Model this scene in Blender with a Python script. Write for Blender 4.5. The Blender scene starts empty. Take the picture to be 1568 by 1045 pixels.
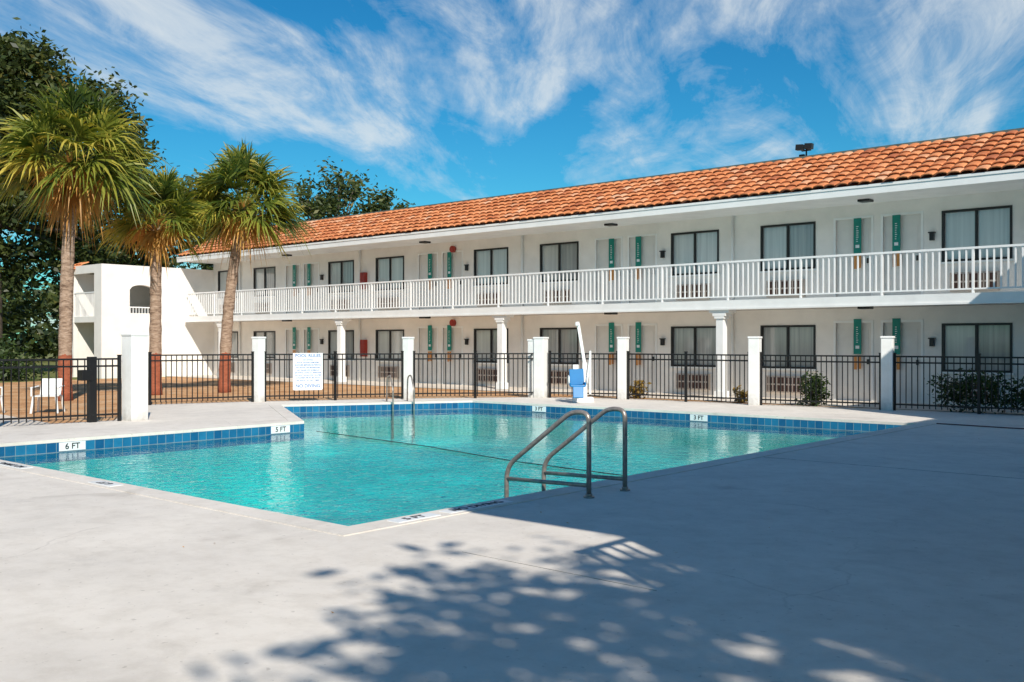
import bpy, math, random
from mathutils import Vector, Matrix
from mathutils.geometry import tessellate_polygon
random.seed(7)
scene = bpy.context.scene
R = random.random
def U(a, b): return random.uniform(a, b)

# ------------------------------------------------------------------ helpers
def link(o, parent=None):
    scene.collection.objects.link(o)
    if parent: o.parent = parent
    return o
def empty(name, parent=None, loc=(0,0,0)):
    e = bpy.data.objects.new(name, None); e.location = loc; e.empty_display_size = .3
    return link(e, parent)

class MB:
    def __init__(s): s.v=[]; s.f=[]; s.m=[]; s.r=[]; s.uv={}
    def face(s, pts, m=0, r=None, uv=None):
        n=len(s.v); s.v.extend([tuple(p) for p in pts]); s.f.append(tuple(range(n,n+len(pts))))
        s.m.append(m); s.r.append(R() if r is None else r)
        if uv: s.uv[len(s.f)-1]=uv
    def box(s,x0,x1,y0,y1,z0,z1,m=0,r=None):
        if r is None: r=R()
        n=len(s.v)
        s.v.extend([(x0,y0,z0),(x1,y0,z0),(x1,y1,z0),(x0,y1,z0),(x0,y0,z1),(x1,y0,z1),(x1,y1,z1),(x0,y1,z1)])
        for f in ((0,3,2,1),(4,5,6,7),(0,1,5,4),(1,2,6,5),(2,3,7,6),(3,0,4,7)):
            s.f.append(tuple(n+i for i in f)); s.m.append(m); s.r.append(r)
    def beam(s,p0,p1,w,h,m=0,r=None):
        p0=Vector(p0);p1=Vector(p1);d=(p1-p0).normalized()
        up=Vector((0,0,1)) if abs(d.z)<.95 else Vector((0,1,0))
        sd=d.cross(up).normalized()*w/2; u=sd.cross(d).normalized()*h/2
        if r is None: r=R()
        n=len(s.v)
        for p in (p0,p1):
            for a,b in ((-1,-1),(1,-1),(1,1),(-1,1)): s.v.append(tuple(p+sd*a+u*b))
        for f in ((0,1,2,3),(7,6,5,4),(0,4,5,1),(1,5,6,2),(2,6,7,3),(3,7,4,0)):
            s.f.append(tuple(n+i for i in f)); s.m.append(m); s.r.append(r)
    def tube(s,path,rad,seg=8,m=0,r=None,cap=True):
        path=[Vector(p) for p in path]
        if not hasattr(rad,'__len__'): rad=[rad]*len(path)
        if r is None: r=R()
        n=len(s.v); ref=None
        for i,p in enumerate(path):
            d=(path[min(i+1,len(path)-1)]-path[max(i-1,0)]).normalized()
            if ref is None:
                ref=d.cross(Vector((0,0,1)) if abs(d.z)<.9 else Vector((1,0,0))).normalized()
            ref=(ref-d*ref.dot(d)).normalized(); b=d.cross(ref)
            for k in range(seg):
                a=2*math.pi*k/seg; s.v.append(tuple(p+(ref*math.cos(a)+b*math.sin(a))*rad[i]))
        for i in range(len(path)-1):
            for k in range(seg):
                k2=(k+1)%seg
                s.f.append((n+i*seg+k,n+i*seg+k2,n+(i+1)*seg+k2,n+(i+1)*seg+k)); s.m.append(m); s.r.append(r)
        if cap:
            s.f.append(tuple(n+k for k in reversed(range(seg)))); s.m.append(m); s.r.append(r)
            q=n+(len(path)-1)*seg
            s.f.append(tuple(q+k for k in range(seg))); s.m.append(m); s.r.append(r)
    def obj(s,name,mats,parent=None,smooth=False,bevel=0):
        me=bpy.data.meshes.new(name); me.from_pydata(s.v,[],s.f)
        for mt in (mats if isinstance(mats,(list,tuple)) else [mats]): me.materials.append(mt)
        me.polygons.foreach_set('material_index',s.m)
        if smooth: me.polygons.foreach_set('use_smooth',[True]*len(s.f))
        a=me.attributes.new('rnd','FLOAT','FACE'); a.data.foreach_set('value',s.r)
        if s.uv:
            uvl=me.uv_layers.new(name='UVMap')
            for fi,u in s.uv.items():
                p=me.polygons[fi]
                for k,li in enumerate(p.loop_indices): uvl.data[li].uv=u[k]
        me.update()
        o=link(bpy.data.objects.new(name,me),parent)
        if bevel:
            b=o.modifiers.new('bevel','BEVEL'); b.width=bevel; b.segments=2; b.limit_method='ANGLE'
        return o

# ------------------------------------------------------------------ materials
def mat(name):
    m=bpy.data.materials.new(name); m.use_nodes=True; nt=m.node_tree
    return m,nt,nt.nodes['Principled BSDF']
def ramp(nt,stops,fac):
    r=nt.nodes.new('ShaderNodeValToRGB'); el=r.color_ramp.elements
    while len(el)<len(stops): el.new(.5)
    for e,(p,c) in zip(el,stops):
        e.position=p; e.color=(c[0],c[1],c[2],1) if hasattr(c,'__len__') else (c,c,c,1)
    nt.links.new(fac,r.inputs[0]); return r.outputs[0]
def mixc(nt,f,a,b,blend='MIX'):
    n=nt.nodes.new('ShaderNodeMix'); n.data_type='RGBA'; n.blend_type=blend
    for sock,v in ((n.inputs[0],f),(n.inputs[6],a),(n.inputs[7],b)):
        if isinstance(v,bpy.types.NodeSocket): nt.links.new(v,sock)
        elif hasattr(v,'__len__'): sock.default_value=(v[0],v[1],v[2],1)
        else: sock.default_value=v
    return n.outputs[2]
def mth(nt,op,a,b=None,c=None):
    n=nt.nodes.new('ShaderNodeMath'); n.operation=op
    for i,v in enumerate((a,b,c)):
        if v is None: continue
        if isinstance(v,bpy.types.NodeSocket): nt.links.new(v,n.inputs[i])
        else: n.inputs[i].default_value=v
    return n.outputs[0]
def noise(nt,scale,detail=4,rough=.55,dist=0,vec=None):
    n=nt.nodes.new('ShaderNodeTexNoise'); n.inputs['Scale'].default_value=scale
    n.inputs['Detail'].default_value=detail; n.inputs['Roughness'].default_value=rough
    n.inputs['Distortion'].default_value=dist
    if vec is None:
        t=nt.nodes.new('ShaderNodeTexCoord'); vec=t.outputs['Object']
    nt.links.new(vec,n.inputs['Vector']); return n.outputs[0]
def bump(nt,bs,h,strength=.3,dist=.02):
    b=nt.nodes.new('ShaderNodeBump'); b.inputs['Strength'].default_value=strength; b.inputs['Distance'].default_value=dist
    nt.links.new(h,b.inputs['Height']); nt.links.new(b.outputs[0],bs.inputs['Normal'])
def simple(name,col,rough=.6,metal=0,var=.12,scale=3,bmp=0,bscale=60):
    m,nt,b=mat(name)
    c2=tuple(max(0,x*(1-var*2)) for x in col); c1=tuple(min(1,x*(1+var*.3)) for x in col)
    nt.links.new(ramp(nt,[(.3,c2),(.62,c1)],noise(nt,scale,6,.6)),b.inputs['Base Color'])
    b.inputs['Roughness'].default_value=rough; b.inputs['Metallic'].default_value=metal
    if bmp: bump(nt,b,noise(nt,bscale,3),bmp,.01)
    return m
def attr(nt,name='rnd'):
    a=nt.nodes.new('ShaderNodeAttribute'); a.attribute_name=name; return a.outputs['Fac']

M_stucco=simple('stucco_white',(.90,.86,.81),.85,0,.05,1.2,.35,45)
M_trim=simple('trim_white_paint',(.90,.90,.88),.5,0,.04,2)
M_rail=simple('rail_white_paint',(.90,.90,.89),.45,0,.03,2)
M_door=simple('door_paint',(.80,.77,.73),.5,0,.04,2)
M_frame=simple('window_frame_bronze',(.022,.02,.02),.4,.2,.1)
M_iron=simple('iron_black_paint',(.012,.012,.013),.45,.2,.1)
M_teal=simple('teal_sign',(.0,.23,.18),.5,0,.05)
M_orange=simple('orange_sign_text',(.65,.26,.06),.5,0,.05)
M_ac=simple('ac_unit_beige',(.62,.52,.44),.6,0,.1)
M_acdark=simple('ac_grille_dark',(.09,.035,.025),.6,0,.2,30)
M_red=simple('red_paint',(.35,.03,.02),.4,0,.1)
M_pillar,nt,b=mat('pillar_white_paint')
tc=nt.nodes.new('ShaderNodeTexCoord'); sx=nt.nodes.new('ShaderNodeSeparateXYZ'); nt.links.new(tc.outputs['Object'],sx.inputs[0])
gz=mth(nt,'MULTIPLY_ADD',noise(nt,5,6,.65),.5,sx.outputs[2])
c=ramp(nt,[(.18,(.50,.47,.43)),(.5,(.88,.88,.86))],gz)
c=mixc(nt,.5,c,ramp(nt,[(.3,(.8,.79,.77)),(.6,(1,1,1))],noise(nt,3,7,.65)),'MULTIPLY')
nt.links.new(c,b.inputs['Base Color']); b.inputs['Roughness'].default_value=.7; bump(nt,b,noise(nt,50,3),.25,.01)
M_steel=simple('brushed_steel',(.40,.345,.31),.33,.45,.2,20)
M_blue=simple('blue_plastic',(.01,.20,.48),.35,0,.05)
M_metalgrey=simple('flashing_grey',(.16,.2,.18),.5,.3,.2)
M_bark=simple('bark',(.10,.075,.055),.9,0,.35,8,.8,25)
M_black=simple('text_black',(.02,.02,.025),.6,0,.05)
M_joint=simple('joint_sealant',(.40,.38,.35),.9,0,.3,6)
M_textblue=simple('text_blue',(.02,.14,.42),.6,0,.05)
M_signwhite=simple('sign_white',(.82,.84,.85),.4,0,.03)
M_roofflat=simple('roof_membrane',(.4,.4,.4),.9,0,.1)
M_plastic=simple('white_plastic',(.80,.81,.80),.4,0,.06)

def pane(name,c1,c2):
    m,nt,b=mat(name)
    tc=nt.nodes.new('ShaderNodeTexCoord'); mp=nt.nodes.new('ShaderNodeMapping'); mp.inputs['Scale'].default_value=(14,14,.35)
    nt.links.new(tc.outputs['Object'],mp.inputs[0])
    nt.links.new(ramp(nt,[(.3,c1),(.7,c2)],noise(nt,1,3,.5,0,mp.outputs[0])),b.inputs['Base Color'])
    b.inputs['Roughness'].default_value=.06; b.inputs['IOR'].default_value=1.8
    return m
M_pane=pane('window_curtain_glass',(.48,.51,.51),(.62,.65,.64))
M_pane2=pane('window_dark_glass',(.27,.29,.295),(.42,.445,.44))

M_tile,nt,b=mat('clay_roof_tile')
c=ramp(nt,[(0,(.46,.14,.055)),(.3,(.68,.23,.08)),(.7,(.78,.31,.125)),(1,(.78,.45,.27))],attr(nt))
c=mixc(nt,.5,c,ramp(nt,[(.33,(.5,.34,.27)),(.55,(1,1,1))],noise(nt,2.2,6,.65)),'MULTIPLY')
nt.links.new(c,b.inputs['Base Color']); b.inputs['Roughness'].default_value=.8
bump(nt,b,noise(nt,40,3),.3,.01)
M_under=simple('roof_underlay',(.10,.045,.03),.9)

def deck_mat(name,base,dark,crk=.30):
    m,nt,b=mat(name)
    tc=nt.nodes.new('ShaderNodeTexCoord')
    c=ramp(nt,[(.3,dark),(.6,base)],noise(nt,.55,8,.62,.3))
    c=mixc(nt,.5,c,ramp(nt,[(.33,(.78,.76,.73)),(.56,(1,1,1))],noise(nt,4,9,.72)),'MULTIPLY')
    c=mixc(nt,.4,c,ramp(nt,[(.28,(.45,.42,.4)),(.34,(1,1,1))],noise(nt,19,3,.5)),'MULTIPLY')
    c=mixc(nt,.45,c,ramp(nt,[(.58,(1,1,1)),(.72,(.66,.64,.62))],noise(nt,.9,5,.6,1.2)),'MULTIPLY')
    nv=nt.nodes.new('ShaderNodeTexNoise'); nv.inputs['Scale'].default_value=1.1; nv.inputs['Detail'].default_value=6
    nt.links.new(tc.outputs['Object'],nv.inputs['Vector'])
    mv=nt.nodes.new('ShaderNodeMix'); mv.data_type='RGBA'; mv.blend_type='ADD'; mv.inputs[0].default_value=.7
    nt.links.new(tc.outputs['Object'],mv.inputs[6]); nt.links.new(nv.outputs['Color'],mv.inputs[7])
    vo=nt.nodes.new('ShaderNodeTexVoronoi'); vo.feature='DISTANCE_TO_EDGE'; vo.inputs['Scale'].default_value=.27
    nt.links.new(mv.outputs[2],vo.inputs['Vector'])
    cr=ramp(nt,[(.0003,(.5,.47,.45)),(.0014,(1,1,1))],vo.outputs['Distance'])
    c=mixc(nt,ramp(nt,[(.52,0),(.6,crk)],noise(nt,.4,2)),c,mixc(nt,1,c,cr,'MULTIPLY'))
    nt.links.new(c,b.inputs['Base Color']); b.inputs['Roughness'].default_value=.8
    bump(nt,b,noise(nt,35,6,.7),.3,.01)
    return m
M_deck=deck_mat('pool_deck_concrete',(.82,.755,.68),(.70,.645,.585))
M_walk=deck_mat('walkway_concrete',(.76,.68,.59),(.62,.55,.48))

M_ptile,nt,b=mat('blue_pool_tile')
uvn=nt.nodes.new('ShaderNodeUVMap')
br=nt.nodes.new('ShaderNodeTexBrick'); br.offset=0; br.inputs['Scale'].default_value=1
br.inputs['Color1'].default_value=(.01,.10,.24,1); br.inputs['Color2'].default_value=(.02,.19,.36,1)
br.inputs['Mortar'].default_value=(.25,.33,.35,1); br.inputs['Mortar Size'].default_value=.004
br.inputs['Brick Width'].default_value=.155; br.inputs['Row Height'].default_value=.155
nt.links.new(uvn.outputs[0],br.inputs['Vector'])
nt.links.new(mixc(nt,.5,br.outputs['Color'],ramp(nt,[(.3,(.6,.65,.7)),(.6,(1,1,1))],noise(nt,7,4)),'MULTIPLY'),b.inputs['Base Color'])
b.inputs['Roughness'].default_value=.15
M_plaster=simple('pool_plaster',(.04,.70,.67),.7,0,.16,.8)
# water: transparent tint + mirror, weighted by a two-sided Schlick Fresnel
M_water=bpy.data.materials.new('pool_water'); M_water.use_nodes=True; nt=M_water.node_tree; nt.nodes.clear()
out=nt.nodes.new('ShaderNodeOutputMaterial'); mx=nt.nodes.new('ShaderNodeMixShader')
tr=nt.nodes.new('ShaderNodeBsdfTransparent'); tr.inputs[0].default_value=(.20,.89,.89,1)
gl=nt.nodes.new('ShaderNodeBsdfGlossy'); gl.inputs['Roughness'].default_value=.01
tc=nt.nodes.new('ShaderNodeTexCoord')
n1=noise(nt,1.6,3,.55,.5); n2=noise(nt,7,3,.55,.6)
msk=nt.nodes.new('ShaderNodeVectorMath'); msk.operation='DISTANCE'; msk.inputs[1].default_value=(-9.3,8.6,-.2)
nt.links.new(tc.outputs['Object'],msk.inputs[0])
mr=nt.nodes.new('ShaderNodeMapRange'); mr.inputs['From Min'].default_value=.3; mr.inputs['From Max'].default_value=6
mr.inputs['To Min'].default_value=1.5; mr.inputs['To Max'].default_value=.12
nt.links.new(msk.outputs['Value'],mr.inputs[0])
hgt=mth(nt,'MULTIPLY_ADD',n1,.30,mth(nt,'MULTIPLY',n2,mr.outputs[0]))
bp=nt.nodes.new('ShaderNodeBump'); bp.inputs['Strength'].default_value=1; bp.inputs['Distance'].default_value=.055
nt.links.new(hgt,bp.inputs['Height'])
nt.links.new(bp.outputs[0],gl.inputs['Normal'])
ge=nt.nodes.new('ShaderNodeNewGeometry'); dt=nt.nodes.new('ShaderNodeVectorMath'); dt.operation='DOT_PRODUCT'
nt.links.new(ge.outputs['Incoming'],dt.inputs[0]); nt.links.new(bp.outputs[0],dt.inputs[1])
ca=mth(nt,'ABSOLUTE',dt.outputs['Value'])
fr=mth(nt,'MULTIPLY_ADD',mth(nt,'POWER',mth(nt,'SUBTRACT',1,ca),5.0),.97,.02)
nt.links.new(fr,mx.inputs[0]); nt.links.new(tr.outputs[0],mx.inputs[1]); nt.links.new(gl.outputs[0],mx.inputs[2])
nt.links.new(mx.outputs[0],out.inputs[0])

def ground_mat(name,a,b2,c3,s1=1.5,s2=14,rough=.95,bm=.6):
    m,nt,b=mat(name)
    c=ramp(nt,[(.3,a),(.5,b2),(.7,c3)],noise(nt,s1,8,.7))
    c=mixc(nt,.6,c,ramp(nt,[(.3,(.35,.33,.3)),(.6,(1,1,1))],noise(nt,s2,6,.7)),'MULTIPLY')
    nt.links.new(c,b.inputs['Base Color']); b.inputs['Roughness'].default_value=rough
    bump(nt,b,noise(nt,s2*2,4),bm,.04); return m
M_grass=ground_mat('lawn',(.09,.13,.03),(.20,.21,.05),(.36,.28,.10),.5,12)
M_mulch=ground_mat('pine_straw',(.42,.18,.065),(.68,.37,.17),(.76,.54,.34),1.0,16)

def leaf_mat(name,cols,trans=.3,rough=.5):
    m,nt,b=mat(name)
    c=ramp(nt,cols,attr(nt)); nt.links.new(c,b.inputs['Base Color']); b.inputs['Roughness'].default_value=rough
    t=nt.nodes.new('ShaderNodeBsdfTranslucent'); nt.links.new(mixc(nt,1,c,(1,1,.45),'MULTIPLY'),t.inputs[0])
    mxs=nt.nodes.new('ShaderNodeMixShader'); mxs.inputs[0].default_value=trans
    nt.links.new(b.outputs[0],mxs.inputs[1]); nt.links.new(t.outputs[0],mxs.inputs[2])
    nt.links.new(mxs.outputs[0],nt.nodes['Material Output'].inputs[0]); return m
M_oak=leaf_mat('oak_leaves',[(0,(.022,.036,.012)),(.4,(.050,.075,.018)),(.75,(.11,.13,.03)),(1,(.26,.20,.05))],.3)
M_palm=leaf_mat('palm_frond_green',[(0,(.035,.065,.012)),(.4,(.10,.15,.025)),(.75,(.30,.31,.045)),(1,(.58,.46,.08))],.32,.4)
M_palmdry=leaf_mat('palm_frond_dry',[(0,(.28,.12,.03)),(.5,(.50,.23,.05)),(1,(.64,.35,.09))],.25)
M_hedge=leaf_mat('hedge_leaves',[(0,(.02,.04,.012)),(.6,(.05,.09,.02)),(1,(.11,.15,.04))])
M_shrubY=leaf_mat('shrub_leaves_yellow',[(0,(.15,.13,.03)),(.6,(.35,.22,.05)),(1,(.45,.3,.1))])
M_trunk,nt,b=mat('palm_trunk')
tc=nt.nodes.new('ShaderNodeTexCoord'); mp=nt.nodes.new('ShaderNodeMapping'); mp.inputs['Scale'].default_value=(3,3,9)
nt.links.new(tc.outputs['Object'],mp.inputs[0])
nn=noise(nt,1.6,7,.7,.5,mp.outputs[0])
c=ramp(nt,[(.32,(.14,.085,.055)),(.5,(.40,.28,.20)),(.7,(.58,.44,.34))],nn)
sx=nt.nodes.new('ShaderNodeSeparateXYZ'); nt.links.new(tc.outputs['Object'],sx.inputs[0])
c=mixc(nt,mth(nt,'GREATER_THAN',mth(nt,'MULTIPLY_ADD',noise(nt,6,3),.25,sx.outputs[2]),1.3),mixc(nt,.6,(.60,.20,.11),c,'MULTIPLY'),c)
nt.links.new(c,b.inputs['Base Color']); b.inputs['Roughness'].default_value=.9; bump(nt,b,nn,1,.06)

# ------------------------------------------------------------------ ground, deck, pool
POOL=[(-6.5,5.33),(-6.6,19.0),(-17.8,18.7),(-20.1,14.4),(-15.65,11.75),(-15.65,5.33)]
def inset_pt(poly,d):
    n=len(poly); out=[]
    for i in range(n):
        p0=Vector(poly[i-1]);p1=Vector(poly[i]);p2=Vector(poly[(i+1)%n])
        a=(p1-p0).normalized(); b_=(p2-p1).normalized()
        na=Vector((a.y,-a.x)); nb=Vector((b_.y,-b_.x))
        k=(na+nb)/(1+na.dot(nb)); out.append(tuple(p1+k*d))
    return out
def area(p): return sum(p[i-1][0]*p[i][1]-p[i][0]*p[i-1][1] for i in range(len(p)))/2
COPE=inset_pt(POOL,.28)
def sheet(name,outer,hole,z,m,parent=None):
    loops=[[Vector((x,y,0)) for x,y in outer]]
    if hole: loops.append([Vector((x,y,0)) for x,y in hole])
    pts=[p for l in loops for p in l]
    tris=tessellate_polygon(loops); mb=MB()
    for t in tris:
        ps=[pts[i] for i in t]
        if (ps[1]-ps[0]).cross(ps[2]-ps[0]).z<0: ps.reverse()
        mb.face([(p.x,p.y,z) for p in ps])
    return mb.obj(name,m,parent)
FENCE=[(-18.4,9.76),(-22.5,12.15),(-21.6,14.8),(-19.7,18.2),(-17.4,21.0),(-15.3,21.9),(-11.5,22.0),(-8.4,22.3),(-4.6,22.5),(-1.0,22.5)]
sheet('ground',[(-600,-600),(600,-600),(600,600),(-600,600)],POOL,-.03,M_grass)
sheet('pine_straw_bed',[(-36,2),(-19.2,2),(-18.7,9.6),(-22.9,12.1),(-21.9,14.95),(-19.95,18.4),(-17.5,21.4),(-15.3,22.25),(-6.2,22.75),(-6.2,22.95),(-39.9,22.95),(-39.9,19)],None,-.018,M_mulch)
sheet('walkway',[(-48,22.95),(-1.0,22.95),(-1.0,25.3),(-48,25.3)],None,-.006,M_walk)
sheet('garden_path',[(-40,9.2),(-19.0,7.2),(-19.0,8.4),(-40,10.6)],None,-.010,M_walk)
deck_outer=[(14,-14),(14,22.9),(-8.4,22.7),(-11.5,22.35),(-15.3,22.2),(-17.6,21.3),(-19.95,18.3),(-21.9,14.85),(-22.8,12.1),(-18.7,9.5),(-19.2,4),(-20,-14)]
deck_outer=list(reversed(deck_outer)) if area(deck_outer)<0 else deck_outer
sheet('pool_deck',deck_outer,COPE,0,M_deck)
sheet('driveway',[(-120,6),(-44,6),(-44,14),(-120,14)],None,-.012,M_walk)

pool=empty('swimming_pool')
WZ=-.20
def floor_z(x,y): return -1.05-(19-y)*.055
cop=MB(); n=len(POOL)
for i in range(n):
    a,b_=POOL[i],POOL[(i+1)%n]; ca,cb=COPE[i],COPE[(i+1)%n]
    cop.face([(ca[0],ca[1],.008),(a[0],a[1],.008),(b_[0],b_[1],.008),(cb[0],cb[1],.008)])
    cop.face([(ca[0],ca[1],.008),(cb[0],cb[1],.008),(cb[0],cb[1],-.03),(ca[0],ca[1],-.03)])
    cop.face([(a[0],a[1],.008),(a[0],a[1],-.04),(b_[0],b_[1],-.04),(b_[0],b_[1],.008)])
cop.obj('coping',M_deck,pool)
tl=MB(); wl=MB(); u=0
for i in range(n):
    a,b_=POOL[i],POOL[(i+1)%n]; L=(Vector(b_)-Vector(a)).length
    tl.face([(a[0],a[1],-.04),(a[0],a[1],-.35),(b_[0],b_[1],-.35),(b_[0],b_[1],-.04)],0,None,[(u,.31),(u,0),(u+L,0),(u+L,.31)]); u+=L
    wl.face([(a[0],a[1],-.35),(a[0],a[1],-2.2),(b_[0],b_[1],-2.2),(b_[0],b_[1],-.35)])
tl.obj('waterline_tiles',M_ptile,pool); wl.obj('basin_walls',M_plaster,pool)
fb=MB(); tris=tessellate_polygon([[Vector((x,y,0)) for x,y in POOL]])
for t in tris:
    ps=[POOL[k] for k in t]
    v=[Vector((p[0],p[1],floor_z(*p))) for p in ps]
    if (v[1]-v[0]).cross(v[2]-v[0]).z<0: v.reverse()
    fb.face(v)
fb.obj('basin_floor',M_plaster,pool)
rp=MB(); rp.tube([(-15.6,12.0,-.20),(-12,11.5,-.20),(-9.5,10.9,-.20),(-6.55,10.6,-.20)],.007,6); rp.obj('float_rope',M_black,pool)
sheet('pool_water',POOL,None,WZ,M_water,pool)

def text(body,size,loc,rot,m,parent,name='lettering',align='CENTER'):
    cu=bpy.data.curves.new(name,'FONT'); cu.body=body; cu.size=size; cu.align_x=align; cu.align_y='CENTER'; cu.extrude=.001
    cu.offset=size*.012
    cu.materials.append(m); o=bpy.data.objects.new(name,cu); o.location=loc; o.rotation_euler=rot
    return link(o,parent)
def wallmark(body,p,ang):
    t=Vector((math.cos(ang),math.sin(ang),0)); nrm=Vector((t.y,-t.x,0))
    mb=MB(); c=Vector((p[0],p[1],-.114))+nrm*.006
    mb.beam(c-t*.21,c+t*.21,.012,.135); mb.obj('depth_marker',M_signwhite,pool)
    text(body,.13,c+nrm*.010,(math.pi/2,0,ang),M_black,pool,'depth_text')
wallmark('6 FT',(-15.65,7.25),math.pi/2)
wallmark('5 FT',(-15.65,11.2),math.pi/2)
wallmark('3 FT',(-15.6,18.76),.027)
wallmark('3 FT',(-11.2,18.88),.027)
def deckmark(body,p,ang,L=.6):
    t=Vector((math.cos(ang),math.sin(ang),0)); c=Vector((p[0],p[1],.010))
    mb=MB(); mb.beam(c-t*L/2,c+t*L/2,.15,.008); mb.obj('depth_tile',M_signwhite,pool)
    text(body,.13,c+Vector((0,0,.006)),(0,0,ang),M_black,pool,'depth_text')
deckmark('5 FT',(-6.36,5.95),math.pi/2,.5)
deckmark('NO DIVING',(-6.36,6.75),math.pi/2,.85)
deckmark('6 FT',(-10.4,5.18),math.pi,.5)
deckmark('NO DIVING',(-12.8,5.18),math.pi,.85)
jt=MB()
for a,b_ in (((-5.1,5.25),(-3.4,5.23)),((-6.25,12.2),(2,12.2))):
    jt.beam((a[0],a[1],.001),(b_[0],b_[1],.001),.005,.004)
jt.obj('deck_joint',M_joint)
hs_=MB(); hs_.tube([(-6.3,19.15,.015),(-5,19.0,.015),(-3.2,19.1,.015),(-1.5,18.8,.015)],.012,6)
hs_.obj('garden_hose',simple('hose_brown',(.16,.06,.05),.5),None,True)

# ------------------------------------------------------------------ motel
def grid_wall(mb,y,x0,x1,z0,z1,ops,m=0):
    xs=sorted(set([x0,x1]+[o[0] for o in ops]+[o[1] for o in ops])); zs=sorted(set([z0,z1]+[o[2] for o in ops]+[o[3] for o in ops]))
    xs=[x for x in xs if x0<=x<=x1]; zs=[z for z in zs if z0<=z<=z1]
    for i in range(len(xs)-1):
        for k in range(len(zs)-1):
            cx=(xs[i]+xs[i+1])/2; cz=(zs[k]+zs[k+1])/2
            if any(o[0]<cx<o[1] and o[2]<cz<o[3] for o in ops): continue
            mb.face([(xs[i],y,zs[k]),(xs[i+1],y,zs[k]),(xs[i+1],y,zs[k+1]),(xs[i],y,zs[k+1])],m,.5)
    for o in ops:
        d=.12
        mb.face([(o[0],y,o[2]),(o[0],y,o[3]),(o[0],y+d,o[3]),(o[0],y+d,o[2])],m,.5)
        mb.face([(o[1],y,o[3]),(o[1],y,o[2]),(o[1],y+d,o[2]),(o[1],y+d,o[3])],m,.5)
        mb.face([(o[0],y,o[3]),(o[1],y,o[3]),(o[1],y+d,o[3]),(o[0],y+d,o[3])],m,.5)
        mb.face([(o[0],y,o[2]),(o[0],y+d,o[2]),(o[1],y+d,o[2]),(o[1],y,o[2])],m,.5)

def tile_slope(mb,xa,xb,y0,z0,y1,z1,rows,w=.29):
    S=Vector((0,y1-y0,z1-z0)); L=S.length; s=S/L; nrm=Vector((0,-s.z,s.y))
    step=L/rows; ncol=int((xb-xa)/w)
    O=Vector((0,y0,z0)); K=5
    for i in range(rows):
        for j in range(ncol):
            cx=xa+(j+.5)*w+U(-.014,.014); r=min(1,max(0,random.gauss(.5,.24)))
            sh=U(-.025,.025); lo=[];hi=[]; up=U(-.006,.010)
            for k in range(K+1):
                t=k/K; a=math.pi*t; hx=-math.cos(a)*w*.49; hz=math.sin(a)*.046
                lo.append(O+Vector((cx+hx,0,0))+s*(i*step-.035+sh)+nrm*(.056+hz+up))
                hi.append(O+Vector((cx+hx*.9,0,0))+s*((i+1)*step+.01)+nrm*(.010+hz*.85))
            for k in range(K): mb.face([lo[k],lo[k+1],hi[k+1],hi[k]],0,r)
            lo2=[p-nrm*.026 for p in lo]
            for k in range(K): mb.face([lo[k+1],lo[k],lo2[k],lo2[k+1]],0,r*.6)

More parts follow.
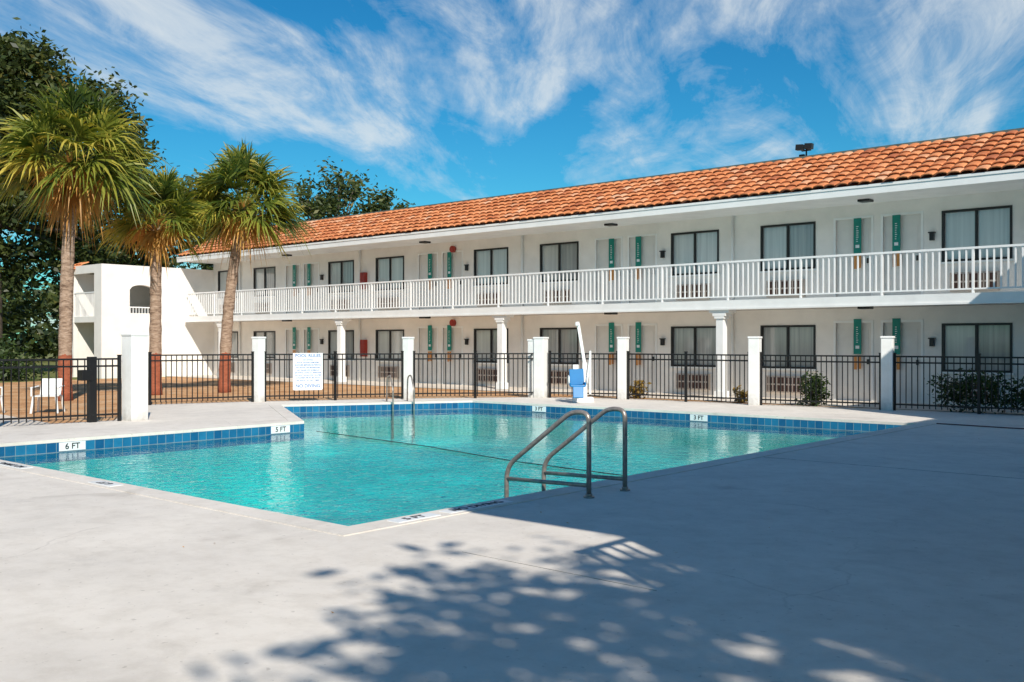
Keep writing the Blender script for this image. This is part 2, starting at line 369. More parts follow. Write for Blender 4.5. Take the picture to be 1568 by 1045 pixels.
def motel(name,xa,xb,Yb,wins,doors,cols,depth=12,matrix=None,extras=True):
    root=empty(name)
    if matrix: root.matrix_world=matrix
    Yw=Yb+1.5; Ye=Yb-.3
    SB,ST,EB,ET=2.41,2.61,5.09,5.29
    ops1=[];ops2=[]
    for wl_ in wins:
        ops1.append((wl_,wl_+1.6,.80,1.98)); ops2.append((wl_,wl_+1.6,3.48,4.74))
    for c in doors:
        for a,b_ in ((c-1.09,c-.15),(c+.16,c+1.10)):
            ops1.append((a,b_,.0,2.02)); ops2.append((a,b_,ST,4.72))
    w=MB()
    grid_wall(w,Yw,xa,xb,-.05,SB,ops1); grid_wall(w,Yw,xa,xb,ST,EB,ops2)
    w.box(xa,xb,Yb+depth,Yb+depth+.2,-.05,6.3)
    w.box(xa-.2,xa,Yw,Yb+depth+.2,-.05,6.3); w.box(xb,xb+.2,Yw,Yb+depth+.2,-.05,6.3)
    w.obj('walls',M_stucco,root)
    s=MB()
    s.box(xa,xb,Yb+.02,Yw,SB+.01,ST-.003)
    s.box(xa-.02,xb+.02,Yb-.02,Yb+.02,SB-.02,ST+.03)
    s.box(xa-.02,xb+.02,Yb-.035,Yb-.02,SB-.02,SB+.03)
    s.box(xa-.2,xb+.2,Ye+.03,Yw,EB,EB+.06)
    s.box(xa-.25,xb+.25,Ye-.01,Ye+.03,EB-.03,ET)
    s.box(xa-.25,xb+.25,Ye-.03,Ye-.01,ET-.06,ET)
    s.obj('balcony_slab_and_fascia',M_trim,root)
    c=MB()
    for x in cols:
        h=.11; y=Yb+.17
        c.box(x-h,x+h,y-h,y+h,0,2.15)
        c.box(x-.15,x+.15,y-.15,y+.15,0,.2)
        c.box(x-.15,x+.15,y-.14,y+.15,2.15,2.22); c.box(x-.2,x+.2,y-.145,y+.2,2.22,2.31); c.box(x-.30,x+.30,y-.15,y+.25,2.31,SB)
    c.obj('columns',M_trim,root,bevel=.006)
    r=MB(); y=Yb+.06
    r.box(xa,xb,y-.03,y+.03,3.64,3.69); r.box(xa,xb,y-.018,y+.018,2.72,2.755)
    x=xa+.1; k=0
    while x<xb:
        if k%14==0: r.box(x-.025,x+.025,y-.025,y+.025,ST-.003,3.64)
        else: r.box(x-.017,x+.017,y-.014,y+.014,2.755,3.64)
        x+=.148; k+=1
    r.obj('balcony_railing',M_rail,root)
    f=MB(); g=MB(); ac=MB()
    for ops,fz in ((ops1,0),(ops2,ST)):
        for (a,b_,z0,z1) in ops:
            if b_-a<1.5: continue
            t=.055; y0=Yw-.018; y1=Yw+.09
            f.box(a,b_,y0,y1,z1-t,z1); f.box(a,b_,y0,y1,z0,z0+t); f.box(a,a+t,y0,y1,z0+t,z1-t); f.box(b_-t,b_,y0,y1,z0+t,z1-t)
            m=(a+b_)/2; f.box(m-.03,m+.03,y0+.01,y1,z0+t,z1-t)
            f.box(a-.05,b_+.05,y0-.05,y0,z0-.05,z0,1)
            v=R()
            g.face([(a+t,Yw+.06,z0+t),(m-.03,Yw+.06,z0+t),(m-.03,Yw+.06,z1-t),(a+t,Yw+.06,z1-t)],0 if v<.8 else 1,R())
            g.face([(m+.03,Yw+.045,z0+t),(b_-t,Yw+.045,z0+t),(b_-t,Yw+.045,z1-t),(m+.03,Yw+.045,z1-t)],0 if v<.35 else 1,R())
            za=fz+.14; zb=fz+.60; p=a+.22; q=b_-.28
            ac.box(p,q,Yw-.10,Yw+.02,za,zb,0)
            ac.box(p+.04,q-.04,Yw-.112,Yw-.10,za+.04,zb-.04,1)
            xx=p+.07
            while xx<q-.07:
                ac.box(xx,xx+.035,Yw-.122,Yw-.112,za+.04,zb-.04,0); xx+=.115
            ac.box(p+.04,q-.04,Yw-.128,Yw-.122,(za+zb)/2-.02,(za+zb)/2+.02,0)
    f.obj('window_frames',[M_frame,M_trim],root); g.obj('window_panes',[M_pane,M_pane2],root); ac.obj('ac_units',[M_ac,M_acdark],root)
    d=MB(); sg=MB()
    for c0 in doors:
        for fz,zt in ((0,2.02),(ST,4.72)):
            for a,b_,sx in ((c0-1.09,c0-.15,c0-.5),(c0+.16,c0+1.10,c0+.5)):
                d.box(a,b_,Yw+.07,Yw+.11,fz,zt,0)
                for (u0,u1,v0,v1) in ((.12,.44,1.15,1.85),(.52,.84,1.15,1.85),(.12,.44,.2,1.0),(.52,.84,.2,1.0)):
                    d.box(a+u0,a+u1,Yw+.062,Yw+.07,fz+v0,fz+v1,0)
                for u0,u1 in ((a-.06,a),(b_,b_+.06)): d.box(u0,u1,Yw-.015,Yw+.02,fz,zt+.06,1)
                d.box(a,b_,Yw-.015,Yw+.02,zt,zt+.06,1)
                d.box(b_-.13,b_-.08,Yw+.03,Yw+.062,fz+.95,fz+1.08,2)
                z0=fz+.93; z1=fz+2.12
                sg.box(sx-.1,sx+.1,Yw-.03,Yw-.017,z0+.28,z1,0)
                sg.box(sx-.05,sx+.05,Yw-.034,Yw-.03,z0+.42,z0+.50,1)
                for q in range(8):
                    zz=z0+.58+q*.055; sg.box(sx-.03,sx+U(.0,.03),Yw-.034,Yw-.03,zz,zz+.018,1)
                sg.box(sx-.09,sx-.02,Yw-.03,Yw-.017,z0-.12,z0+.24,2); sg.box(sx+.01,sx+.09,Yw-.03,Yw-.017,z0-.10,z0+.24,2)
        for fz in (0,ST):
            d.box(c0+1.33,c0+1.43,Yw-.09,Yw,fz+1.42,fz+1.60,2)
            d.box(c0+1.30,c0+1.46,Yw-.10,Yw,fz+1.60,fz+1.63,2)
    d.obj('doors',[M_door,M_trim,M_frame],root); sg.obj('door_signs',[M_teal,M_signwhite,M_orange],root)
    l=MB()
    for c0 in doors:
        l.box(c0-.15,c0+.15,Yb+.6,Yb+.9,EB-.06,EB-.001); l.box(c0-.15,c0+.15,Yb+.6,Yb+.9,SB-.06,SB+.009)
    l.obj('ceiling_lamps',M_frame,root,bevel=.01)
    t=MB(); tile_slope(t,xa-.25,xb+.25,Ye,ET+.02,Ye+2.5,6.58,8); t.obj('roof_tiles',M_tile,root,smooth=False)
    q=MB(); q.face([(xa-.24,Ye+.02,ET),(xb+.24,Ye+.02,ET),(xb+.24,Ye+2.52,6.56),(xa-.24,Ye+2.52,6.56)],0)
    q.face([(xa-.24,Ye+.02,ET),(xa-.24,Ye+2.52,6.56),(xa-.24,Ye+2.52,ET)],1)
    q.face([(xb+.24,Ye+.02,ET),(xb+.24,Ye+2.52,ET),(xb+.24,Ye+2.52,6.56)],1)
    q.box(xa-.2,xb+.2,Ye+2.6,Yb+depth+.2,6.3,6.4,2)
    q.box(xa-.25,xb+.25,Ye+2.48,Ye+2.62,6.52,6.66,3)
    q.obj('roof_deck',[M_under,M_stucco,M_roofflat,M_metalgrey],root)
    if extras:
        e=MB()
        for zz in (0,ST):
            e.box(-29.95,-29.7,Yw-.16,Yw,zz+.95,zz+1.6,0); e.box(-25.05,-24.9,Yw-.1,Yw,zz+2.1,zz+2.28,0)
        e.tube([(-24.98,Yw-.12,2.2),(-24.98,Yw-.02,2.2)],.12,14,0); e.tube([(-24.98,Yw-.12,4.82),(-24.98,Yw-.02,4.82)],.12,14,0)
        e.obj('fire_cabinets_and_bells',M_red,root)
        p=MB()
        for x in (-21.75,-30.1,-13.9,-38.3): p.tube([(x,Yw-.05,0),(x,Yw-.05,SB)],.04,8); p.tube([(x,Yw-.05,ST),(x,Yw-.05,EB)],.04,8)
        p.obj('downpipes',M_trim,root,smooth=True)
    return root

motel('motel_building',-40.3,9,23.8,[-5.0,-8.2,-13.05,-15.95,-21.0,-24.0,-29.2,-32.1,-37.3,-40.1,1.2],
      [-9.8,-17.6,-25.7,-33.85,-1.9],[-5.5,-13.52,-21.5,-29.65,-37.7,2.5])
motel('motel_wing',-23.3,-3.45,-.45,[-21.5,-16.0,-13.0,-7.6],[-18.1,-10.0],[-22.5,-14.5,-6.5],depth=10,
      matrix=Matrix.Rotation(-math.pi/2,4,'Z'),extras=False)
st=empty('shade_tower'); tb=MB()  # unseen block added to cast shade on the balcony end and fence
tb.box(-2.9,-1.1,18.3,22.1,-.02,6.0); tb.obj('walls',M_stucco,st)
tb=MB(); tb.box(-3.0,-1.05,18.2,22.2,6.0,6.12); tb.obj('cap',M_trim,st)

lbk=empty('stair_block'); w=MB()
X1=-40.5; X0=-43.3; Y0=20.0; Y1=25.3; H=4.8
oy0,oy1,oz0,oz1=21.25,22.35,2.75,3.75
def ywall(y0,y1,z0,z1): w.box(X1-.2,X1,y0,y1,z0,z1)
ywall(Y0,oy0,-.05,H); ywall(oy1,Y1,-.05,H); ywall(oy0,oy1,-.05,oz0)
K=10
for k in range(K):
    a0=oy0+(oy1-oy0)*k/K; a1=oy0+(oy1-oy0)*(k+1)/K
    def az(y):
        t=(y-(oy0+oy1)/2)/((oy1-oy0)/2); return oz1+.22*math.sqrt(max(0,1-t*t))
    z=(az(a0),az(a1))
    for xx in (X1,X1-.2): w.face([(xx,a0,z[0]),(xx,a1,z[1]),(xx,a1,H),(xx,a0,H)])
    w.face([(X1,a0,z[0]),(X1-.2,a0,z[0]),(X1-.2,a1,z[1]),(X1,a1,z[1])])
w.box(X1-.65,X1-.2,Y0,Y0+.2,-.05,H); w.box(X0,X0+.25,Y0,Y0+.2,-.05,H); w.box(X0+.25,X1-.65,Y0,Y0+.2,4.45,H)
w.box(X0,X0+.2,Y0+.2,Y1,-.05,H-.3); w.box(X0+.2,X1-.2,Y1-.2,Y1,-.05,H-.02)
w.box(X0+.2,X1-.2,Y0+.02,Y1-.2,2.35,2.6)
w.box(X0+.2,X1-.2,Y0+.2,Y1-.2,H-.15,H-.01)
w.obj('walls',M_stucco,lbk)
r=MB()
for k in range(17):
    x=X0+.3+k*.115; r.box(x-.012,x+.012,Y0+.03,Y0+.055,2.6,3.6)
r.box(X0+.25,X1-.65,Y0+.02,Y0+.07,3.6,3.65)
for k in range(8):
    yy=oy0+.07+k*.137; r.box(X1-.12,X1-.09,yy-.012,yy+.012,2.75,2.98)
r.box(X1-.13,X1-.08,oy0,oy1,2.98,3.03)
r.obj('railing',M_rail,lbk)
s=MB()
for k in range(12):
    s.box(X0+.4,X1-.4,Y0+1+k*.26,Y0+1.3+k*.26,.0+k*.2,.2+k*.2)
s.obj('stairs',M_walk,lbk)
t=MB(); tile_slope(t,X0-.4,X0+.5,Y0-.25,4.55,Y0+.6,5.0,3); t.obj('roof_tiles',M_tile,lbk)

fl=empty('flood_light'); m_=MB()
fx,fy=-12.15,26.25
m_.tube([(fx,fy,6.4),(fx,fy,6.86)],.025,8); m_.beam((fx-.14,fy,6.86),(fx+.14,fy,6.86),.04,.04)
for dx in (-.13,.13):
    m_.beam((fx+dx-.11,fy-.12,6.95),(fx+dx+.11,fy-.12,6.93),.14,.16)
    m_.tube([(fx+dx,fy,6.86),(fx+dx,fy-.08,6.92)],.02,6)
m_.box(fx-.2,fx-.05,fy-.05,fy+.05,6.6,6.76); m_.obj('lamp_heads',M_frame,fl,bevel=.01)

# ------------------------------------------------------------------ fences
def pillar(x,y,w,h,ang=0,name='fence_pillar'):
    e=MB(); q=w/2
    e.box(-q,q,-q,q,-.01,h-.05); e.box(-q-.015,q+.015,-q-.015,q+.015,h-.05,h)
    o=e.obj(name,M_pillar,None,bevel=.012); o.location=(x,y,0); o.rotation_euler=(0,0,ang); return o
def fence(p,q,gap0=.1,gap1=.1,pname='iron_fence'):
    p=Vector((p[0],p[1],0));q=Vector((q[0],q[1],0)); d=(q-p); L=d.length; d/=L
    p=p+d*gap0; L=L-gap0-gap1; q=p+d*L; mb=MB(); Z=Vector((0,0,1))
    for z in (1.205,1.07,.14): mb.beam(p+Z*z,q+Z*z,.03,.035)
    n_=max(2,int(round(L/.125)))
    for k in range(n_+1):
        c=p+d*(L*k/n_); tilt=d*U(-.004,.004)
        mb.beam(c+Z*.06,c+tilt+Z*1.22,.018,.018)
    np_=max(1,int(round(L/1.9)))
    for k in range(np_+1):
        c=p+d*(L*k/np_); mb.beam(c,c+Z*1.27,.055,.055); mb.beam(c+Z*1.27,c+Z*1.285,.07,.07)
    return mb.obj(pname,M_iron)
fence((-18.4,9.76),(-18.75,7.3),.3,0); fence((-18.75,7.3),(-19.1,3.5),.06,0); fence((-19.1,3.5),(-19.8,-3),.06,0)
for i in range(len(FENCE)-1): fence(FENCE[i],FENCE[i+1],.25 if i in(0,4) else .15,.15)
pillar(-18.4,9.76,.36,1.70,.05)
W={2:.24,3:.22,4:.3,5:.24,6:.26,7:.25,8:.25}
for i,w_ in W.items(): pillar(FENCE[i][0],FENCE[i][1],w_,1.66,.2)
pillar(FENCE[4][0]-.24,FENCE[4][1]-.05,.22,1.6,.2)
gl_=MB(); gl_.box(-18.62,-18.5,8.9,9.05,0,1.25); gl_.box(-18.66,-18.48,8.75,8.95,.8,1.0); gl_.obj('gate_latch',M_iron,None,bevel=.01)

a=Vector((-21.6,14.8,0)); b_=Vector((-19.7,18.2,0)); d=(b_-a).normalized(); nrm=Vector((d.y,-d.x,0))
c=a+d*1.23+nrm*.05; ang=math.atan2(d.y,d.x)
sg=empty('pool_rules_sign',None,(c.x,c.y,0)); sg.rotation_euler=(0,0,ang)
sb=MB(); sb.box(-.38,.38,-.012,.0,.30,1.24); sb.box(-.36,.36,-.010,.002,.28,.30); sb.obj('board',M_signwhite,sg)
text('POOL RULES',.115,(0,-.016,1.17),(math.pi/2,0,0),M_textblue,sg,'title')
lines=['NO DIVING','POOL HOURS 9AM-9PM','SHOWER BEFORE ENTERING','NO FOOD OR BEVERAGES','NO GLASS OR ANIMALS','BATHING LOAD 31 PERSONS','DO NOT SWALLOW WATER','CHILDREN MUST BE WITH','AN ADULT AT ALL TIMES']
for k,l_ in enumerate(lines): text(l_,.052,(0,-.016,1.06-k*.066),(math.pi/2,0,0),M_textblue,sg,'line')
text('NO DIVING',.12,(0,-.016,.39),(math.pi/2,0,0),M_textblue,sg,'footer')

# ------------------------------------------------------------------ handrails
def smoothpath(pts,rad=.12,n_=5):
    pts=[Vector(p) for p in pts]; out=[pts[0]]
    for i in range(1,len(pts)-1):
        a=(pts[i-1]-pts[i]);b_=(pts[i+1]-pts[i]); r_=min(rad,a.length*.45,b_.length*.45)
        A=pts[i]+a.normalized()*r_;B=pts[i]+b_.normalized()*r_
        for k in range(n_+1):
            t=k/n_; out.append(A*(1-t)**2+pts[i]*2*t*(1-t)+B*t*t)
    out.append(pts[-1]); return out
hr=empty('pool_handrail')
for y in (7.9,8.52):
    mb=MB()
    mb.tube(smoothpath([(-7.02,y,-.9),(-7.02,y,.22),(-6.15,y,.84),(-5.93,y,.84),(-5.93,y,0)],.15,7),.025,12)
    mb.tube([(-7.02,y,.09),(-5.93,y,.12)],.021,10)
    mb.tube([(-5.93,y,0),(-5.93,y,.015)],.055,16); mb.tube([(-5.93,y,.015),(-5.93,y,.04)],.034,16)
    mb.obj('rail',M_steel,hr,smooth=True)
mb=MB()
for z in (-.3,-.6): mb.beam((-7.0,7.92,z),(-7.0,8.5,z),.1,.03)
mb.obj('treads',M_steel,hr)
ld=empty('pool_ladder')
dd=(Vector((-17.8,18.7,0))-Vector((-20.1,14.4,0))).normalized(); nn_=Vector((-dd.y,dd.x,0))
base=Vector((-20.1,14.4,0))+dd*3.0
for k in (-.27,.27):
    p=base+dd*k; mb=MB()
    mb.tube(smoothpath([p-nn_*.18+Vector((0,0,-.9)),p-nn_*.18+Vector((0,0,.35)),p+nn_*.12+Vector((0,0,.7)),p+nn_*.45+Vector((0,0,.62)),p+nn_*.5],.14,5),.02,8)
    mb.obj('rail',M_steel,ld,smooth=True)

# ------------------------------------------------------------------ pool lift
lf=empty('pool_lift',None,(-15.35,20.2,0)); lf.rotation_euler=(0,0,math.radians(41)); mb=MB()
mb.box(-.26,.26,-.2,.3,0,.12); mb.beam((0.05,.1,.12),(0.05,.1,1.0),.12,.12)
mb.beam((0.05,.1,.95),(-.12,.1,2.0),.08,.10); mb.beam((-.12,.1,2.0),(-.16,-.05,1.98),.08,.09)
mb.beam((.1,.0,.5),(.18,-.05,1.15),.05,.05); mb.beam((.18,-.05,.2),(.18,-.05,1.3),.05,.05)
mb.obj('mast_and_arm',M_trim,lf,bevel=.01)
mb=MB(); mb.beam((-.16,-.2,.42),(-.16,-.58,.43),.38,.05); mb.beam((-.16,-.2,.44),(-.18,-.12,.84),.36,.05); mb.beam((-.16,-.57,.42),(-.16,-.70,.14),.26,.04)
mb.beam((-.35,-.22,.47),(-.35,-.5,.47),.03,.10); mb.beam((.03,-.22,.47),(.03,-.5,.47),.03,.10)
mb.obj('seat',M_blue,lf,bevel=.02)
mb=MB()
for dx in (-.38,.08): mb.tube(smoothpath([(dx,-.18,.45),(dx,-.2,.68),(dx,-.50,.66),(dx,-.54,.5)],.06),.016,8)
mb.box(-.26,-.12,-.09,.0,.5,.95,0); mb.obj('armrests',M_trim,lf,smooth=True)

def chair(x,y,ang):
    e=MB()
    e.box(-.24,.24,-.22,.24,.36,.39)
    e.beam((0,.24,.38),(0,.36,.74),.44,.03)
    for sx_ in (-1,1):
        e.beam((sx_*.23,-.2,.37),(sx_*.27,-.24,0),.05,.04); e.beam((sx_*.23,.22,.37),(sx_*.27,.30,0),.05,.04)
        e.beam((sx_*.27,-.22,.56),(sx_*.26,.30,.58),.05,.025); e.beam((sx_*.27,-.2,.37),(sx_*.27,-.2,.56),.04,.03)
    o=e.obj('patio_chair',M_plastic,None,bevel=.012); o.location=(x,y,-.018); o.rotation_euler=(0,0,ang)
chair(-21.9,9.6,.9); chair(-22.6,8.6,2.2)

# ------------------------------------------------------------------ vegetation
def crown(mb,c,rad,ncl,nlf,size,clr=.9,m=0,shell=.55,flat=.8):
    cs=[]
    for _ in range(ncl):
        while True:
            v=Vector((U(-1,1),U(-1,1),U(-1,1)))
            if shell<v.length<1: break
            if v.length<shell and R()<.12: break
        p=Vector((c[0]+v.x*rad[0],c[1]+v.y*rad[1],c[2]+v.z*rad[2])); cs.append(p)
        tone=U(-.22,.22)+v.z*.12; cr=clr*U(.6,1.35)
        for _ in range(nlf):
            q=Vector((random.gauss(0,.42),random.gauss(0,.42),random.gauss(0,.42*flat)))*cr
            o=p+q; a=Vector((U(-1,1),U(-1,1),U(-.7,.7))).normalized()
            b_=a.cross(Vector((U(-1,1),U(-1,1),U(-.2,1)))).normalized()
            s_=size*U(.6,1.4)
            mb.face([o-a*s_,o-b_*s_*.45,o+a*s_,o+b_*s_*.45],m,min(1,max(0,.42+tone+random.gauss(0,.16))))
    return cs
def oak(name,base,h,parts,size,tr=.35,nlimb=14):
    e=empty(name); lv=MB(); tk=MB(); B=Vector(base); cs=[]
    for (c,rad,ncl,nlf,clr) in parts: cs+=crown(lv,c,rad,ncl,nlf,size,clr)
    mid=Vector((B.x+U(-.3,.3),B.y+U(-.3,.3),h*.45))
    tk.tube([B-Vector((0,0,.1)),B+Vector((0,0,.4)),(B+mid)/2+Vector((.15,0,0)),mid],[tr*1.4,tr,tr*.85,tr*.7],10)
    random.shuffle(cs)
    for p in cs[:nlimb]:
        k=mid.lerp(p,.5)+Vector((U(-.3,.3),U(-.3,.3),.3)); tk.tube([mid-Vector((0,0,.3)),k,p],[tr*.42,tr*.25,.03],6)
    lv.obj('foliage',M_oak,e); tk.obj('trunk',M_bark,e,smooth=True); return e
oak('oak_tree',(-47.6,18.5,0),16,[((-47.4,17.2,11.0),(3.6,4.2,4.8),110,140,1.15),((-45.6,18.9,12.6),(1.9,2.0,2.5),52,130,.95),
    ((-45.9,22.3,10.8),(1.9,2.3,2.8),54,130,1.0),((-46.8,21.3,7.4),(2.6,3.4,3.2),50,120,1.15),((-50,16,5.0),(4,5,4.5),75,100,1.3)],.16,.35,22)
oak('oak_tree',(-51,26,0),11,[((-51,25.6,7.6),(4,4.4,3.6),80,120,1.2),((-48.5,29.5,7.0),(3,3.5,3.2),50,110,1.1)],.17)
oak('oak_tree',(-55.5,44.4,0),13,[((-55.5,44.4,11.2),(3.0,3.2,2.7),42,90,1.1),((-52.8,46.5,10.4),(1.9,2,1.5),20,70,.8)],.18,.3,26)
# trees behind the camera that shade the deck
oak('oak_tree',(8.6,-1.2,0),9,[((8.1,-.8,7.6),(3.3,2.2,1.9),88,130,.95),((11.5,-4.0,8.2),(3.5,2.5,2.2),36,110,1.2)],.13,.25,20)
oak('oak_tree',(2,-10,0),12,[((2,-10,8.5),(6,3.5,5.5),80,55,1.8)],.38,.3)  # unseen, added like the next oak to hold back sky light
oak('oak_tree',(-9,-14,0),12,[((-9,-15,8),(7,3.5,6),80,55,1.8)],.38,.3)
tlm=MB()
for k in range(34):
    t=k/33; x=-60-30*t+U(-3,3); y=-6+t*58+U(-3,3)
    crown(tlm,(x,y,U(2.2,4)),(3.4,3.4,U(2.5,4.2)),14,60,.34,1.5)
tlm.obj('tree_line',M_oak)

def palm(name,x,y,hz,rad,lean,nf,seed,dry=.2,yel=0):
    random.seed(seed); e=empty(name,None,(x,y,0)); tk=MB(); lx,ly=lean; path=[];rr=[]
    for k in range(24):
        t=k/23; path.append((lx*t*t,ly*t*t,-.05+t*hz)); rr.append((.18-.035*t)*(1.15 if k==0 else 1)*(1+.05*math.sin(k*2.3)+U(-.03,.03)))
    tk.tube(path,rr,14); tk.obj('trunk',M_trunk,e,smooth=True)
    top=Vector((lx,ly,hz)); bt=MB()
    for k in range(70):
        a=k*2.4; z=hz-.8+k/70*.9; r_=.15
        c=Vector((lx*(z/hz)**2,ly*(z/hz)**2,z)); o=Vector((math.cos(a),math.sin(a),0))
        bt.beam(c+o*r_*.8,c+o*(r_+U(.08,.2))+Vector((0,0,U(.12,.25))),.06,.025)
    bt.obj('leaf_bases',M_palmdry,e)
    g=MB(); Z=Vector((0,0,1))
    for i in range(nf):
        t=(i+.5)/nf
        isdry=t>1-dry
        el=math.radians(82-t*132+U(-12,12)); az=i*2.39996+U(-.3,.3)
        if isdry: el=math.radians(U(-80,-25))
        dirn=Vector((math.cos(el)*math.cos(az),math.cos(el)*math.sin(az),math.sin(el)))
        pl=rad*U(.34,.56); bl=rad*U(.46,.62)
        if isdry: pl*=.6; bl*=.75
        hub=top+Z*.1+dirn*pl-Z*(pl*pl*.10*max(0,math.cos(el)))
        mi=1 if isdry else 0
        tone=min(1,max(0,.38+yel+random.gauss(0,.24)+(t-.5)*.3))
        mid=top+dirn*pl*.5+Z*.06
        g.tube([top-Z*.1,mid,hub],[.022,.016,.012],4,mi,.75 if not isdry else .5,False)
        d2=(hub-mid).normalized(); sd=d2.cross(Z)
        if sd.length<.1: sd=Vector((1,0,0))
        sd.normalize(); roll=U(-.9,.9); up=sd.cross(d2).normalized()
        sd=(sd*math.cos(roll)+up*math.sin(roll)).normalized(); up=sd.cross(d2).normalized()
        nl=28
        for k in range(nl):
            if R()<.05: continue
            a=math.radians(-108+216*(k+.5)/nl+U(-3,3))
            ld_=d2*math.cos(a)+sd*math.sin(a)+up*(.30*abs(math.sin(a))+U(-.05,.05))
            ld_.normalize(); L=bl*(1.12-.30*abs(a)/1.9)*U(.82,1.10)
            wv=ld_.cross(up).normalized(); wv=(wv+up*U(-.5,.5)).normalized(); w0=.030*rad/2*1.1
            prev=None; dr=U(.15,.55)*(1.0 if not isdry else 1.6)
            r0=min(1,max(0,tone+U(-.12,.12)))
            for q in range(5):
                s_=q/4; pt=hub+ld_*L*s_*(1-.08*s_)-Z*(L*dr*s_*s_*s_); wd=w0*(.4+1.0*s_ if s_<.5 else (1-s_)*1.7+.03)
                cur=(pt-wv*wd,pt+wv*wd)
                if prev: g.face([prev[0],prev[1],cur[1],cur[0]],mi,min(1,r0+.2*(s_>.7)))
                prev=cur
    g.obj('fronds',[M_palm,M_palmdry],e); random.seed(seed+100); return e
palm('palm_tree',-26.1,11.9,6.3,2.4,(-.1,.25),78,3,.15,.05)
palm('palm_tree',-26.9,14.9,5.0,1.8,(.05,0),56,11,.16,.14)
palm('palm_tree',-26.6,17.0,5.6,2.15,(.5,.35),74,21,.10,.10)
palm('palm_tree',-34,9.0,5.0,1.9,(0,.2),36,31,.12,.0)

def shrub(name,x,y,rad,m,ncl,nlf,size,clr=.3):
    e=empty(name,None,(0,0,0)); lv=MB()
    cs=crown(lv,(x,y,rad[2]*.95),rad,ncl,nlf,size,clr,0,.3)
    tk=MB()
    for p in cs[:14]: tk.tube([(x+U(-.05,.05),y+U(-.05,.05),-.02),(Vector((x,y,0))+p)/2,p],[.015,.01,.005],5)
    lv.obj('foliage',m,e); tk.obj('stems',M_bark,e)
shrub('shrub',-10.35,22.75,(.38,.35,.38),M_hedge,26,40,.05,.22)
shrub('shrub',-15.35,22.7,(.22,.22,.25),M_shrubY,14,24,.06,.18)
shrub('shrub',-12.3,22.8,(.2,.2,.25),M_shrubY,12,20,.06,.16)
for (x,y) in ((-38,13.5),(-41,16.5),(-44,12),(-47,9),(-40,10.5),(-36,11.5),(-33,8),(-37,8.5),(-31,10.5)): shrub('shrub',x,y,(1.0,1.0,.7),M_hedge,24,50,.10,.6)
hd=MB()
for k in range(16): crown(hd,(-7.35+k*.36,22.95+U(-.05,.05),.42),(.32,.3,.38),9,42,.05,.25,0,.4)
hd.obj('hedge',M_hedge)
fa=MB()
for _ in range(80):
    x,y=U(-14,2),U(-1,21)
    if x<-6.2 and y>5: continue
    a=U(0,6.28); s_=U(.008,.02); dx,dy=math.cos(a)*s_,math.sin(a)*s_
    fa.face([(x-dx,y-dy,.006),(x+dy*.4,y-dx*.4,.009),(x+dx,y+dy,.012),(x-dy*.4,y+dx*.4,.006)],0)
fa.obj('fallen_leaves',M_palmdry)

# ------------------------------------------------------------------ light, sky
EL=math.radians(38); S=Vector((math.cos(EL)*.866,-math.cos(EL)*.50,math.sin(EL)))
sl=bpy.data.lights.new('sun','SUN'); sl.energy=5; sl.angle=math.radians(.5); sl.color=(1,.935,.83)
so=bpy.data.objects.new('sun',sl); so.rotation_euler=S.to_track_quat('Z','Y').to_euler(); so.location=(20,-10,30); link(so)
wd=bpy.data.worlds.new('World'); scene.world=wd; wd.use_nodes=True; nt=wd.node_tree; nt.nodes.clear()
out=nt.nodes.new('ShaderNodeOutputWorld'); bg=nt.nodes.new('ShaderNodeBackground'); bg.inputs[1].default_value=.12
sk=nt.nodes.new('ShaderNodeTexSky'); sk.sky_type='NISHITA'; sk.sun_disc=False; sk.sun_elevation=EL; sk.sun_rotation=math.radians(120)
sk.ozone_density=2.5; sk.dust_density=.3; sk.air_density=1.0
tc=nt.nodes.new('ShaderNodeTexCoord'); sx=nt.nodes.new('ShaderNodeSeparateXYZ'); nt.links.new(tc.outputs['Generated'],sx.inputs[0])
zb=mth(nt,'ADD',mth(nt,'MAXIMUM',sx.outputs[2],0),.16)
vd=nt.nodes.new('ShaderNodeVectorMath'); vd.operation='SCALE'
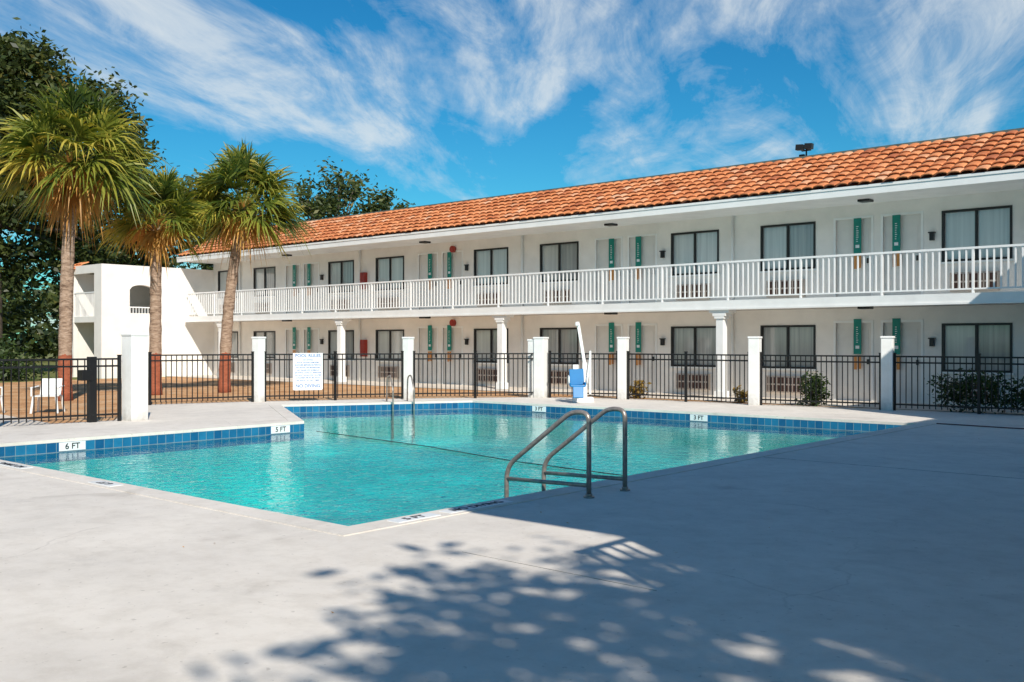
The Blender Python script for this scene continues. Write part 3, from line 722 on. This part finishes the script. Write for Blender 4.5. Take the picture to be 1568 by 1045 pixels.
cb=nt.nodes.new('ShaderNodeCombineXYZ'); nt.links.new(sx.outputs[0],cb.inputs[0]); nt.links.new(sx.outputs[1],cb.inputs[1])
nt.links.new(cb.outputs[0],vd.inputs[0]); nt.links.new(mth(nt,'DIVIDE',1,zb),vd.inputs['Scale'])
m0=nt.nodes.new('ShaderNodeMapping'); m0.inputs['Rotation'].default_value=(0,0,math.radians(-120)); nt.links.new(vd.outputs[0],m0.inputs[0])
mp=nt.nodes.new('ShaderNodeMapping'); mp.inputs['Scale'].default_value=(.66,1.5,1); mp.inputs['Location'].default_value=(2.3,.7,0)
nt.links.new(m0.outputs[0],mp.inputs[0])
nA=noise(nt,.95,10,.60,.5,mp.outputs[0]); nB=noise(nt,3.0,9,.70,.9,mp.outputs[0])
cf=ramp(nt,[(.625,0),(.69,.22),(.77,.66),(.90,.95)],mth(nt,'MULTIPLY_ADD',nB,.30,nA))
# cirrus thinned overhead, out of view, to lower the sky fill
thin=nt.nodes.new('ShaderNodeMapRange'); thin.inputs['From Min'].default_value=.38; thin.inputs['From Max'].default_value=.65
thin.inputs['To Min'].default_value=1; thin.inputs['To Max'].default_value=.12; nt.links.new(sx.outputs[2],thin.inputs[0])
cf=mth(nt,'MULTIPLY',cf,thin.outputs[0])
hs=nt.nodes.new('ShaderNodeHueSaturation'); hs.inputs['Saturation'].default_value=1.35; hs.inputs['Value'].default_value=1; nt.links.new(sk.outputs[0],hs.inputs['Color'])
skc=mixc(nt,1,hs.outputs[0],(.28,.82,.86),'MULTIPLY')
fin=mixc(nt,cf,skc,(6.5,6.9,7.0))
nt.links.new(fin,bg.inputs[0]); nt.links.new(bg.outputs[0],out.inputs[0])

cam=bpy.data.cameras.new('camera'); cam.lens=35; cam.sensor_width=36; cam.clip_end=2000; cam.clip_start=.05
co=bpy.data.objects.new('camera',cam); co.location=(0,0,1.55); co.rotation_euler=(math.radians(90),0,math.radians(41.31)); link(co)
scene.camera=co
scene.view_settings.view_transform='Standard'; scene.view_settings.look='None'; scene.view_settings.exposure=0
